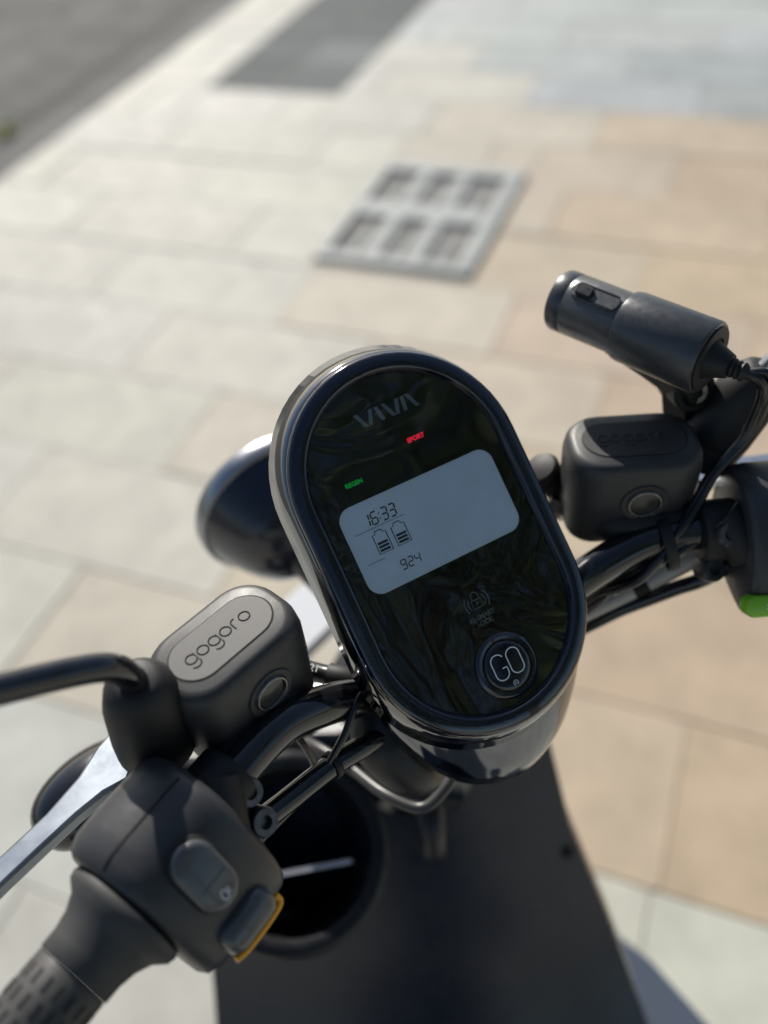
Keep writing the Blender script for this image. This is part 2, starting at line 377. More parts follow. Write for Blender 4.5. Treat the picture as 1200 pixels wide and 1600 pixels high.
# ---- instrument cluster
E41 = R(41.5)
D = Fr((.0057, .0663, 1.03), (1, 0, 0), (0, math.cos(E41), math.sin(E41)), (0, -math.sin(E41), math.cos(E41)))
def st(wm, lm, h): return sect(D, stad(wm/1000, lm/1000), h/1000)
rim = mk('display_rim', loft([st(57.2, 99.5, -5.5), st(57.6, 99.9, -4.4), st(58.8, 101.0, -1.4), st(59.5, 101.7, -.6), st(61.0, 103.2, -.3), st(66.6, 108.8, -1.2), st(68.1, 110.4, -2.0), st(68.9, 111.2, -3.6), st(69.0, 111.4, -6.0)], False, False), 'rim', SC, ang=60)
band = mk('display_side_band', loft([st(69.2, 111.6, -6.0), st(70.2, 112.8, -6.8), st(71.4, 114.6, -9.5), st(74.6, 121.0, -22.0), st(74.0, 120.4, -23.0)], False, False), 'chrome', SC, ang=60)
panel = mk('display_panel', loft([st(57.5, 99.8, -7.5), st(57.5, 99.8, -5.6)], True, True), 'panel', SC)
F = D.at(0, 0, -.0052)
mk('lcd_screen', flat(F, [(a, b+.0127) for a, b in rrect(.0492, .0254, .0085, 8)], .0), 'lcd', panel)
# lettering: VIVA made of slanted bars
def bar(x0, y0, x1, y1, wv_): return [(x0-wv_/2, y0), (x0+wv_/2, y0), (x1+wv_/2, y1), (x1-wv_/2, y1)]
vv = []
for (a, b, c, d) in ((-15.2, 83.2, -11.2, 74.6), (-8.8, 74.6, -5.6, 83.2), (-2.4, 83.2, -.6, 74.6), (2.2, 83.2, 6.2, 74.6), (8.6, 74.6, 11.0, 83.2), (13.6, 74.6, 14.6, 83.2), (17.4, 83.2, 21.4, 74.6)):
    vv.append(flat(F, [(p/1000, q/1000) for p, q in bar(a, b, c, d, 2.5)], .0001))
mk('logo_lettering', join(*vv), 'print', panel)
text('sport_indicator', 'SPORT', .0036, F.at(.0120, .0583, 0), 'red', panel, .0001, bold=.00022)
text('regen_indicator', 'REGEN', .0034, F.at(-.0320, .0487, 0), 'green', panel, .0001, bold=.00012)
SEG = {'0': 'abcdef', '1': 'bc', '2': 'abged', '3': 'abgcd', '4': 'fgbc', '5': 'afgcd', '6': 'afgecd', '9': 'abcdfg'}
def seg7(s, x, y, wd_, ht, th_, sl=.12):
    out = []
    for ch in s:
        if ch == ':':
            for q in (.3, .7): out.append(flat(F, [(x+a+q*ht*sl, y+q*ht+b) for a, b in circ(th_*.5, 8)], .00012))
            x += wd_*.45; continue
        g = th_*.35
        S_ = {'a': ((g, ht), (wd_-g, ht)), 'g': ((g, ht/2), (wd_-g, ht/2)), 'd': ((g, 0), (wd_-g, 0)), 'f': ((0, ht/2+g), (0, ht-g)), 'b': ((wd_, ht/2+g), (wd_, ht-g)), 'e': ((0, g), (0, ht/2-g)), 'c': ((wd_, g), (wd_, ht/2-g))}
        for c in SEG[ch]:
            (a, b), (c_, d) = S_[c]; out.append(ribbon(F, [[(x+a+b*sl, y+b), (x+c_+d*sl, y+d)]], th_, .00012))
        x += wd_*1.45
    return join(*out)
mk('clock_digits', seg7('16:33', -.0368, .0237, .0034, .0068, .00085), 'ink', panel)
mk('range_digits', seg7('924', -.0272, -.0055, .0030, .0052, .00065), 'ink', panel)
for x0 in (-.0352, -.0236):
    ol = [(x0, .0075), (x0+.0082, .0075), (x0+.0082, .0185), (x0+.0066, .0185), (x0+.0060, .0202), (x0+.0022, .0202), (x0+.0016, .0185), (x0, .0185), (x0, .0075)]
    parts = [ribbon(F, [ol], .0006, .00012)]
    for k in range(3): parts.append(flat(F, [(x0+.0010, .0084+k*.0020), (x0+.0072, .0084+k*.0020), (x0+.0072, .0098+k*.0020), (x0+.0010, .0098+k*.0020)], .00013))
    mk('battery_symbol', join(*parts), 'ink2', panel)
mk('divider_line', join(ribbon(F, [[(-.0440, .0222), (-.013, .0222)]], .0003, .00011), ribbon(F, [[(-.0440, .0048), (-.034, .0048)]], .0003, .00011)), 'ink2', panel)
# lock symbol
lk = [ribbon(F, [[(.0006, -.0380), (.0068, -.0380), (.0068, -.0427), (.0006, -.0427), (.0006, -.0380)]], .0007, .0001),
      ribbon(F, [[(.0015, -.0380)]+arc(.0037, -.0358, .0022, .0022, 180, 0, 12)+[(.0059, -.0380)]], .0007, .0001), flat(F, [(a+.0037, b-.0403) for a, b in circ(.0007, 10)], .0001)]
for s in (-1, 1):
    for rr_ in (.0053, .0075): lk.append(ribbon(F, [arc(.0037, -.0395, rr_, rr_, 90-s*90-36, 90-s*90+36, 10)], .0009, .0001))
mk('lock_symbol', join(*lk), 'print2', panel)
text('lock_lettering', 'iQ SMART', .0037, F.at(.0032, -.0478, 0), 'print2', panel, .0001, bold=.00016)
text('lock_lettering', 'LOCK', .0037, F.at(.0034, -.0515, 0), 'print2', panel, .0001, bold=.00016)
text('trademark_lettering', 'TM', .0014, F.at(.0112, -.0336, 0), 'print2', panel, .0001)
# GO button: a moat, a domed key with lettering
G = D.at(.0040, -.0785, -.0052)
mk('go_button_surround', lathe(G, [(.0195, -.0002), (.0185, .0008), (.0168, .0016), (.0150, .0012), (.0146, -.0012)], 48, False, False), 'rim', panel)
gob = mk('go_button', lathe(G, [(.0138, -.0016), (.0139, .0012), (.0134, .0019), (.0118, .00225), (.0060, .0024), (.0001, .00242)], 48, False, True), 'rim', panel, ang=60)
gs = 1000.0
def sl_(p): return [(a/gs, b/gs) for a, b in p]
Gp = sl_(arc(-5.0, 3.6, 4.0, 3.6, 20, 180, 12)+arc(-5.0, -3.8, 4.0, 3.6, 180, 360, 14)+[(-1.0, -1.2), (-3.9, -1.2)])
Op = sl_(arc(5.0, 3.6, 4.0, 3.6, 0, 180, 14)+arc(5.0, -3.8, 4.0, 3.6, 180, 360, 14)+[(9.0, 3.6)])
GT = G.at(0, .0012, 0)
mk('go_lettering', join(ribbon(GT, [Gp], .00062, .0026), ribbon(GT, [Op], .00062, .0026)), 'print2', panel)
mk('go_small_symbol', join(ribbon(G, [sl_(arc(0, -10.4, 1.5, 1.5, -50, 230, 14))], .0003, .0026), ribbon(G, [sl_([(-.7, -11.2), (0, -9.5), (.7, -11.2)])], .0003, .0026)), 'print2', panel)
mk('clear_pane', loft([st(57.5, 99.8, -4.4)], True, False) if False else (st(57.4, 99.7, -4.5), [tuple(range(58))]), 'film', SC)
# lower shell and neck cowl
def hell(cx, cy, z, a, bf, br, n=56):   # horizontal oval, different depth to front and rear
    o = []
    for i in range(n):
        t = 2*math.pi*i/n; s, c = math.sin(t), math.cos(t); o.append(V(cx+a*math.copysign(abs(c)**.85, c), cy+(bf if s > 0 else br)*math.copysign(abs(s)**.85, s), z))
    return o
mk('display_back_shell', loft([st(73.5, 112.6, -22.4), st(71.0, 110.0, -30), st(63, 104, -48), st(52, 88, -62), st(36, 66, -70)], False, True), 'black', SC, ang=60)
cb = []
for h_, wx, lb in ((22.6, 73.6, -119.8), (24, 73.4, -121.5), (30, 71.5, -128.5), (38, 68.0, -137.5), (46, 62.5, -145.5), (54, 55.0, -150.5), (60, 47.0, -150.0), (65, 38.0, -144.0), (68, 28.0, -134.0)):
    h_, wx, lb = -h_/1000, wx/1000, lb/1000; n_ = 57; ring = []
    for i in range(n_):
        a = math.pi+math.pi*i/(n_-1); ring.append(D(wx*math.cos(a), (lb+wx)+wx*math.sin(a), h_))
    ring += [D(wx*.98, -.020, h_), D(wx*.6, .01, h_), D(-wx*.6, .01, h_), D(-wx*.98, -.020, h_)]
    cb.append(ring)
mk('neck_cowl', loft(cb, False, True), 'cowl' if 'cowl' in M else 'chrome', SC, ang=50)

# ---- headlight
HA = Vector((-.019, .997, .077)).normalized()
HF = axisfr(Vector((-.0193, .3047, .8784)), HA)       # z of this frame points forward, origin in the rim's plane
hl = mk('headlight', lathe(HF, [(.018, -.066), (.030, -.062), (.042, -.054), (.0495, -.044), (.0580, -.028), (.0650, -.0128)], 64, True, False), 'navy', SC, ang=50)
mk('headlight_rim', lathe(HF, [(.0652, -.0126), (.0672, -.0120), (.0692, -.0080), (.0695, .0), (.0680, .0030), (.0640, .0045), (.0600, .0020)], 64, False, False), 'rimsilver', hl, ang=45)
mk('headlight_lens', lathe(HF, [(.0605, .001), (.050, .006), (.03, .010), (.0001, .012)], 40, False, True), 'sight', hl)
mk('headlight_mount', tube([(-.018, .262, .872), (-.012, .225, .860), (.0, .16, .86)], [.022, .020, .020], 16, 4), 'black', SC, ang=60)

# ---- handlebar tube
LP = [(-.030, .060, .915), (-.058, .052, .945), (-.085, .046, .968), (-.115, .040, .981), (-.150, .024, .984), (-.190, .004, .980), (-.255, -.027, .975), (-.335, -.066, .970)]
RP = [(.042, .060, .915), (.070, .052, .945), (.100, .046, .965), (.135, .040, .975), (.165, .026, .979), (.200, .006, .978), (.265, -.025, .974), (.345, -.064, .970)]
mk('handlebar', tube(LP[:6], .0115, 20), 'blackgloss', SC, ang=60)
mk('handlebar', tube(RP[:6], .0115, 20), 'blackgloss', SC, ang=60)

# ---- brake fluid reservoirs
def gogo(fr, s, m, parent, h):            # embossed word made of round letters
    x = -2.55; out = []
    def ring(cx): return arc(cx, 0, .40, .40, 0, 360, 20)
    P_ = []
    adv = {'g': 1.0, 'o': .98, 'r': .70}; pos = -2.50
    for i, ch in enumerate('gogoro'):
        cx = pos; pos += adv[ch]
        if ch == 'g': P_ += [ring(cx), [(cx+.40, .40), (cx+.40, -.5)]+arc(cx, -.5, .40, .36, 0, -150, 10)]
        elif ch == 'o': P_ += [ring(cx)]
        else: P_ += [[(cx-.36, -.42), (cx-.36, .10)]+arc(cx-.04, .08, .32, .32, 180, 70, 8)]
    vf = join(*[tube([fr(a*s, b*s, h) for a, b in p], s*.055, 6, 1) for p in P_])
    return mk('embossed_lettering', vf, m, parent, ang=60)
def reservoir(fr, flip):
    rs = []
    for hx_, hy_, r_, z in ((.0370, .0235, .016, -.064), (.0385, .0250, .017, -.060), (.0400, .0262, .018, -.030), (.0405, .0266, .019, -.012), (.0395, .0258, .0195, -.0045), (.0375, .0240, .0190, -.0012), (.0345, .0212, .0180, .0)):
        rs.append(sect(fr, rrect(hx_, hy_, r_, 7), z))
    b = mk('brake_fluid_reservoir', loft(rs), 'lid', SC, ang=50)
    ring = [(q, p) for p, q in stad(.0150, .0310)]
    mk('reservoir_lid', plate(fr, ring, -.0005, .0006, .0006), 'lid2', b)
    mk('lid_groove', ribbon(fr, [ring+[ring[0]]], .0009, .0002), 'slit', b)
    gogo(fr.at(0, .0008, 0), .0076, 'lidmark', b, .0006)
    sg = Fr(fr(.003 if not flip else .004, -.0262, -.028), fr.x, fr.z, -fr.y)
    mk('sight_glass_ring', lathe(sg, [(.0150, -.0010), (.0140, .0014), (.0110, .0010), (.0100, .0022), (.0092, .0022), (.0088, -.0002)], 32, False, False), 'lid', b)
    mk('sight_glass', lathe(sg, [(.0090, -.0002), (.0085, .0010), (.0001, .0014)], 28, False, True), 'sight', b)
    mk('sight_glass_bezel', lathe(sg, [(.0102, .0020), (.0099, .0027), (.0092, .0027), (.0089, .0014)], 32, False, False), 'steel', b)
    return b
LR = yawfr((-.1255, .0720, 1.030), 18, -2, 0)
RRf = yawfr((.1440, .0730, 1.030), -27, 0, 2)
reservoir(LR, False); reservoir(RRf, True)
# brackets tying the reservoirs to the bar, with socket bolts
def bolt(o, ax, r, h, name='bolt', m='darkbolt', parent=SC):
    f_ = axisfr(o, ax); b = mk(name, lathe(f_, [(r, 0), (r, h*.85), (r*.88, h), (r*.46, h), (r*.43, h*.72), (.0001, h*.72)], 20, True, False), m, parent, ang=30); return b
for fr, sx, bp in ((LR, -1, V(-.158, .022, .982)), (RRf, 1, V(.172, .022, .979))):
    ax = Vector((-.906, -.42, -.03)) if sx < 0 else Vector((.906, -.42, -.03))
    cf = axisfr(bp, ax)
    br = mk('brake_bracket', join(lathe(cf, [(.0175, -.012), (.0190, -.010), (.0190, .010), (.0175, .012)], 28), tube([fr(-.012*sx, -.005, -.050), fr(-.010*sx, -.018, -.052), bp+V(0, .004, 0)], [.015, .014, .012], 14, 4),
        tube([bp+V(0, .0, .012), bp+V(-.004*sx*-1, -.012, .004), bp+V(-.006*sx*-1, -.024, -.006)], [.014, .0145, .0120], 14, 4)), 'rubber', SC, bevel=.001)
    for q in ((V(-.1489, .0163, .981), V(-.1480, .0060, .966)) if sx < 0 else (V(.1671, .0150, .985), V(.1625, .0155, .955))):
        d_ = V(.35, -.70, .62) if sx < 0 else V(-.15, -.75, .65)
        bolt(q-d_.normalized()*.002, d_, .0078, .0135, parent=br)

# ---- switch housings, grips, levers
def housing(sx, o):
    ax = Vector((-.900, -.425, -.03)) if sx < 0 else Vector((.900, -.425, -.03))     # outward along the bar
    ax.normalize(); fwd = Vector((0, 0, 1)).cross(ax)*(-1 if sx < 0 else 1); fwd = fwd.normalized()
    if fwd.y < 0: fwd = -fwd
    up = ax.cross(fwd) if ax.cross(fwd).z > 0 else fwd.cross(ax)
    return Fr(o, fwd, up, ax)              # x forward, y up, z outward
HLf = housing(-1, V(-.1900, .0030, .980)); HRf = housing(1, V(.2050, .0030, .978))
prof = [(.040, -.012), (.041, .008), (.036, .022), (.026, .031), (.010, .0345), (-.006, .033), (-.018, .026), (-.030, .012), (-.040, -.006), (-.044, -.022), (-.041, -.034), (-.030, -.040), (-.005, -.040), (.020, -.036), (.034, -.026)]
def densify(p, k=4):
    q = [Vector((a, b, 0)) for a, b in p]; n = len(q); o = []
    for i in range(n):
        a, b, c, d = q[i-1], q[i], q[(i+1) % n], q[(i+2) % n]
        for s in range(k):
            t = s/k; v = .5*((2*b)+(c-a)*t+(2*a-5*b+4*c-d)*t*t+(3*b-a-3*c+d)*t**3); o.append((v.x, v.y))
    return o
prd = densify(prof)
def prs(fr, s, z, dx=0): return [fr(a*s+dx, b*s, z) for a, b in prd]
def make_housing(fr, sx):
    h = mk('switch_housing', loft([prs(fr, .86, -.0290), prs(fr, .94, -.0275), prs(fr, .985, -.0240), prs(fr, 1.0, -.0180), prs(fr, 1.0, .0120), prs(fr, .985, .0215), prs(fr, .93, .0275), prs(fr, .84, .0300), prs(fr, .74, .0305)]), 'housing', SC, ang=40)
    return h
lh = make_housing(HLf, -1); rh = make_housing(HRf, 1)
# seam over the left housing
mk('seam', tube([HLf(.0060, .0346, -.0235), HLf(.0060, .0346, .0), HLf(.0058, .0342, .0215), HLf(.005, .0318, .0275)], .0006, 6, 2), 'slit', lh)
# rocker switch on the sloping rider-side face
e1 = (Vector((-.040, -.006, 0))-Vector((-.012, .030, 0))).normalized()
rk_o = HLf(-.0268, .0165, .0015); slope = HLf.x*e1.x+HLf.y*e1.y; nrm = HLf.x*e1.y*-1+HLf.y*e1.x*1
if nrm.z < 0: nrm = -nrm
RK = Fr(rk_o, HLf.z, slope, nrm)
mk('switch_recess', plate(RK, stad(.0122, .0200), -.004, .0012, .0006), 'slit', lh)
rk = mk('headlight_switch', loft([sect(RK, stad(.0110, .0187), .0), sect(RK, stad(.0110, .0187), .0036), sect(RK, stad(.0100, .0177), .0050), sect(RK, stad(.0080, .0157), .0056)]), 'button', lh, ang=60)
mk('switch_symbol', join(ribbon(RK, [arc(.0, .0125, .0016, .0026, 0, 360, 16)], .0005, .00575), *[ribbon(RK, [[(-.0035, .0110+k*.0012), (-.0020, .0110+k*.0012)]], .0004, .00575) for k in range(3)]), 'print2', lh)
mk('switch_divider', ribbon(RK, [[(-.0078, .0035), (.0078, .0035)]], .0004, .00572), 'slit', lh)
# turn signal lever with an orange edge at the inner lower corner
TSf = Fr(HLf(-.0430, -.0155, .0005), HLf.z, slope, nrm)
mk('turn_signal_switch', loft([sect(TSf, rrect(.0155, .0080, .006), -.010), sect(TSf, rrect(.0160, .0085, .006), .003), sect(TSf, rrect(.0145, .0070, .006), .0065), sect(TSf, rrect(.0110, .0045, .004), .0080)]), 'button', lh, ang=50)
mk('turn_signal_mark', tube([TSf(-.0165, .0045, .002), TSf(-.0160, .0088, .002), TSf(-.008, .0102, .002), TSf(.008, .0102, .002), TSf(.0160, .0085, .002)], .0017, 8, 4), 'orange', lh)
# lime button on the right housing
e_o = HRf(-.0430, -.0185, -.010); RB = Fr(e_o, HRf.z, slope.reflect(Vector((1, 0, 0))), nrm.reflect(Vector((1, 0, 0))))
rb = mk('green_button', loft([sect(RB, rrect(.024, .0064, .0056), -.004), sect(RB, rrect(.024, .0064, .0056), .005), sect(RB, rrect(.0225, .0050, .0045), .0066)]), 'lime', rh, ang=50)
text('button_lettering', 'SMART', .0052, RB.at(-.004, 0, 0), 'print2', rh, .0070, bold=.0001)
# grips
def grip(fr, sx):
    def g(r, z, sq=1.0): return [fr(a*sq, b, z) for a, b in circ(r, 36)]
    collar = mk('grip_collar', loft([g(.0290, .0312, 1.08), g(.0295, .0330, 1.08), g(.0290, .0365, 1.06), g(.0250, .0410), g(.0215, .0480), g(.0198, .0560), g(.0196, .0640), g(.0190, .0648)]), 'grip', SC, ang=50)
    gr = mk('grip', loft([g(.0186, .0650), g(.0190, .0658), g(.0188, .085), g(.0186, .140), g(.0196, .170), g(.0200, .176), g(.0170, .180)]), 'grip', SC, ang=50)
    sv = []
    for row in range(9):
        for k in range(18):
            a = 2*math.pi*(k+.5*(row % 2))/18; z = .0735+row*.0098
            r_ = .0188; c, s = math.cos(a), math.sin(a)
            o = fr(c*r_, s*r_, z); rad = fr.x*c+fr.y*s; tan = fr.y*c-fr.x*s
            sv.append(box(Fr(o, tan, fr.z, rad), .0008, .0034, .0003))
    mk('grip_slots', join(*sv), 'slit', gr)['kind'] = 'stuff'
grip(HLf, -1); grip(HRf, 1)
# brake levers
def lever(sx):
    mx = lambda x: x if sx < 0 else -x+.012
    top = [(-.186, .082), (-.197, .101), (-.2075, .0955), (-.222, .083), (-.243, .071), (-.272, .0595), (-.310, .040), (-.350, .018), (-.352, .010), (-.310, .028), (-.272, .0440), (-.248, .0535), (-.228, .0610), (-.212, .0655), (-.198, .0660)]
    z0, z1 = .952, .962
    ring = [(mx(a), b) for a, b in top]
    if sx > 0: ring.reverse()
    return mk('brake_lever', loft([[V(a, b, z0) for a, b in ring], [V(a, b, z1) for a, b in ring]]), 'silver', SC, bevel=.0022, ang=40)
lever(-1); lever(1)

# ---- mirrors
def boot(o, top, r):
    f_ = axisfr(o, Vector(top)-Vector(o)); L = (Vector(top)-Vector(o)).length
    return lathe(f_, [(r*.86, 0), (r*1.02, .004), (r*1.04, L*.3), (r*.98, L*.7), (r*.84, L*.90), (r*.62, L*1.0), (r*.45, L*1.03)], 30)
lm = mk('mirror_boot', boot((-.1770, .0660, .978), (-.1715, .0590, 1.044), .0205), 'rubber', SC, ang=50)
mk('mirror_stem', tube([(-.172, .060, 1.030), (-.1735, .0565, 1.052), (-.1790, .0540, 1.0665), (-.192, .0520, 1.0765), (-.219, .0475, 1.0910), (-.265, .037, 1.117), (-.310, .018, 1.140)], .0070, 16), 'blackgloss', SC, ang=60)
rm = mk('mirror_boot', boot((.2020, .0700, .992), (.2300, .0590, 1.052), .0205), 'rubber', SC, ang=50)
mk('mirror_stem', tube([(.222, .062, 1.040), (.2365, .0560, 1.064), (.262, .050, 1.092), (.300, .040, 1.125), (.330, .030, 1.150)], .0064, 16), 'silver', SC, ang=60)
for sx, c in ((-1, V(-.355, .012, 1.165)), (1, V(.375, .024, 1.175))):
    f_ = axisfr(c, (0.12*-sx, -1, .08)); mh = mk('mirror_head', loft([sect(f_, rrect(.030, .024, .02), -.028), sect(f_, rrect(.052, .042, .034), -.016), sect(f_, rrect(.060, .048, .040), .0), sect(f_, rrect(.059, .047, .039), .004)]), 'black', SC, ang=50)
    mk('mirror_glass', plate(f_, rrect(.056, .044, .037), .0041, .0047), 'silver', mh)

# ---- cables and hoses
def cab(name, pts, r, m='cable', par=SC): return mk(name, tube(pts, r, 12), m, par, ang=60)
rnd = random.Random(3)
# right bundle
BUN = [(.080, .075, .880), (.1043, .0532, .930), (.1121, .0461, .945), (.1206, .0397, .957), (.1313, .0350, .968), (.1422, .0306, .976), (.1600, .0270, .984), (.1800, .0260, .986)]
for k, (oy, oz) in enumerate(((0, 0), (-.0045, -.0035), (.0035, -.006), (-.0015, -.0085), (-.0070, .0005))):
    cab('cable', [(x_, y_+oy*(1+.5*math.sin(i_*1.3+k)), z_+oz) for i_, (x_, y_, z_) in enumerate(BUN)], .0027+.0005*(k % 3))
mk('cable_tie', lathe(axisfr((.1440, .0335, .9735), (.88, -.42, .22)), [(.0170, -.0035), (.0176, -.0025), (.0176, .0025), (.0170, .0035)], 28, False, False), 'rubber', SC)
cab('brake_hose', [(.090, .060, .885), (.1080, .0502, .900), (.1235, .0425, .912), (.1389, .0339, .922), (.1531, .0248, .933), (.1648, .0160, .943), (.185, .010, .955)], .0050, 'blackgloss')
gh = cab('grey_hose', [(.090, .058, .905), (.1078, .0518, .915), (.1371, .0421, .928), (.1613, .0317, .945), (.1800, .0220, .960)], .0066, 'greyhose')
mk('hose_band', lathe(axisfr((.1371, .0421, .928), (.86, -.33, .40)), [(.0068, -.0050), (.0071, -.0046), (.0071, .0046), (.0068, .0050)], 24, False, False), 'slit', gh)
# left hoses
bh = cab('brake_hose', [(-.166, .004, .952), (-.1484, .0117, .950), (-.1274, .0186, .945), (-.0963, .0272, .940), (-.0742, .0311, .935), (-.0500, .0370, .925)], .0066, 'blackgloss')
mk('cable_tie', lathe(axisfr((-.0963, .0272, .9400), (.95, .25, -.16)), [(.0076, -.0022), (.0082, -.0015), (.0082, .0015), (.0076, .0022)], 20, False, False), 'rubber', bh)
cab('cable', [(-.100, .026, .944), (-.085, .030, .958), (-.073, .038, .967), (-.064, .046, .962), (-.055, .05, .94)], .0022)
cab('cable', [(-.150, .010, .938), (-.120, .026, .926), (-.095, .034, .922), (-.070, .044, .915), (-.045, .05, .90)], .0030)
dh = cab('date_stamped_hose', [(-.105, .105, .952), (-.0875, .0870, .955), (-.0779, .0761, .955), (-.0671, .0639, .955), (-.0500, .0500, .945)], .0058, 'cable')
mk('hose_sleeve', tube([(-.0740, .0715, .955), (-.0671, .0639, .955), (-.0560, .0545, .950)], .0078, 16, 4), 'rubber', dh)
HT = Fr(V(-.0825, .0790, .9610), V(.68, -.73, .0), V(.70, .65, .3), V(-.15, -.35, .92))
text('hose_lettering', '2021', .0062, HT, 'print2', dh, .0008)
cab('cable', [(-.125, .07, .96), (-.110, .062, .945), (-.103, .055, .925), (-.10, .05, .89)], .0022)
cab('body_edge_sheen', [(-.098, .150, .800), (-.0863, .1111, .830), (-.0731, .0748, .840), (-.0642, .0412, .850), (-.0490, .0190, .852), (-.0300, .0200, .858), (-.012, .030, .862)], .0038, 'midgrey')  # added tube, stands for the pale reflection along the front panel's top edge
mk('handlebar_boot', tube([(-.040, .060, .925), (-.052, .050, .925), (-.058, .036, .915), (-.052, .022, .900), (-.040, .020, .885)], [.016, .021, .021, .017, .011], 20, 6), 'black', SC, ang=60)
mk('handlebar_boot', tube([(.046, .058, .925), (.062, .052, .930), (.072, .046, .930)], [.016, .019, .016], 20, 6), 'black', SC, ang=60)
# small rubber capped union beside the right reservoir
un = mk('hose_union', lathe(axisfr((.1150, .1090, .978), (-.45, .10, .85)), [(.008, -.02), (.009, -.004), (.0075, .000), (.0100, .003), (.0115, .010), (.0105, .014), (.0080, .0150), (.0115, .0165), (.0120, .020), (.0100, .0235), (.004, .025)], 24), 'rubber', SC, ang=40)
mk('banjo_bolt', lathe(axisfr((.1130, .1010, .965), (-.6, -.3, .7)), [(.0085, -.006), (.009, .0), (.0085, .008), (.005, .011)], 6), 'steel', SC, ang=20)

# ---- indicator pod behind the left lever
pod = axisfr((-.2200, .1120, .900), (-.92, -.30, .05))
mk('turn_signal_pod', loft([[pod(a*s, b*s*.9, z) for a, b in circ(.027, 40)] for s, z in [(max(.02, math.cos(R(q_))**.8), .004+.040*math.sin(R(q_))) for q_ in range(-88, 89, 8)]]), 'blackgloss', SC, ang=60)
cab('turn_signal_stalk', [(-.200, .118, .896), (-.150, .105, .870), (-.060, .110, .860)], .008, 'black')

# ---- body: leg shield, pocket, front cover, floor, front wheel (yawed against the bar)
BY = -28.0
B = yawfr((-.052, .112, .60), BY)        # x right, y forward, z up, origin at the shield's middle
def shield_pt(u, z):                       # u in -1..1 across
    hw = .152+.20*(.70-z) if z < .70 else .152-.45*(z-.70)
    yb = (z-.60)*.48-(1.9*(.52-z)**2 if z < .52 else 0)
    return B(u*hw+.15*max(0, .60-z), yb+.012*u*u*u*u+.010*u*u, z-.60)
nu, zs = 21, [.24+.02*i for i in range(25)]
sv = [shield_pt(-1+2*i/(nu-1), z) for z in zs for i in range(nu)]
sv2 = [p+B.y*.020-B.z*.004 for p in sv]; N_ = len(sv); fs = []
for j in range(len(zs)-1):
    for i in range(nu-1):
        a = j*nu+i; fs += [(a, a+1, a+nu+1, a+nu), (N_+a, N_+a+nu, N_+a+nu+1, N_+a+1)]
for j in range(len(zs)-1):
    for i in (0, nu-1): a = j*nu+i; fs.append((a, a+nu, N_+a+nu, N_+a))
for i in range(nu-1):
    for j in (0, len(zs)-1): a = j*nu+i; fs.append((a, a+1, N_+a+1, N_+a))
lsh = mk('leg_shield', (sv+sv2, fs), 'shield', SC, ang=60)
for u_, z_, m_ in ((.93, .575, 'slit'), (.86, .405, 'steel'), (-.90, .50, 'slit')):
    q_ = shield_pt(u_, z_); mk('screw', lathe(axisfr(q_, -B.y+B.z*.45), [(.0065, -.002), (.0065, .0012), (.0050, .0020), (.0030, .0020), (.0028, .0008), (.0001, .0008)], 18), m_, lsh, ang=30)
pk = axisfr((-.1240, .1160, .690), (.10, -.42, .90))
mk('open_pocket', lathe(pk, [(.0500, -.150), (.0660, -.060), (.0720, -.006), (.0765, -.004), (.0800, .0), (.0800, .004), (.0770, .0075), (.0700, .0085), (.0655, .006), (.0640, -.004), (.058, -.060), (.048, -.140), (.0001, -.142)], 56, True, True), 'black', SC, ang=50)
mk('bag_hook', join(tube([(-.012, .100, .715), (-.018, .075, .722), (-.024, .060, .712), (-.026, .056, .694), (-.020, .064, .684)], [.014, .013, .011, .010, .008], 14), tube([(-.020, .10, .74), (-.010, .072, .745), (.004, .060, .74)], .008, 12)), 'black', SC, ang=60)
mk('steering_column', tube([(.0, .085, .89), (.008, .12, .80), (.02, .17, .68), (.05, .26, .45)], .030, 20), 'black', SC, ang=60)
# collar around the steering column, top of the body
mk('body_collar', loft([[B(a*s+.035, b*s*.9+.07+dy, z) for a, b in circ(.075, 40)] for s, dy, z in ((1.25, .03, .0), (1.2, .03, .06), (1.05, .035, .105), (.85, .04, .135), (.55, .045, .145))]), 'blackgloss', SC, ang=60)
fc = []
for z, hw, y0, y1 in ((.36, .10, .10, .20), (.50, .135, .085, .215), (.56, .135, .090, .210), (.60, .12, .10, .20), (.625, .10, .11, .185), (.635, .07, .12, .17)):
    fc.append([B(hw*math.copysign(abs(math.cos(t))**.7, math.cos(t)), (y0+y1)/2+(y1-y0)/2*math.copysign(abs(math.sin(t))**.7, math.sin(t)), z-.60) for t in [2*math.pi*i/48 for i in range(48)]])
mk('front_cover', loft(fc), 'navy', SC, ang=50)
fv = yawfr((-.0150, .3200, .700), 21, 8)
mk('front_visor', loft([sect(fv, rrect(.110, .0270, .008), -.020), sect(fv, rrect(.112, .0285, .008), -.003), sect(fv, rrect(.110, .0270, .008), .001)]), 'cream', SC, ang=40)
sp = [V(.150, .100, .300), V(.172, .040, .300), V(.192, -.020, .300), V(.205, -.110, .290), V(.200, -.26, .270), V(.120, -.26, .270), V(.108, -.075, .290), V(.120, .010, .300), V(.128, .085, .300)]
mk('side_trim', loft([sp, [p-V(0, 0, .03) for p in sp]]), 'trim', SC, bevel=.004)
mk('floorboard', loft([sect(B.at(0, -.30, -.60), rrect(.155, .27, .05), z) for z in (.205, .215, .245, .252)]), 'shield', SC, ang=40)
WC = B(0, .315, -.60); wf_ = axisfr((WC.x, WC.y, .215), B.x)
whl = mk('front_wheel', lathe(wf_, [(.150, -.045), (.190, -.046), (.209, -.030), (.2155, 0), (.209, .030), (.190, .046), (.150, .045)], 48, False, False), 'tyre', SC, ang=50)
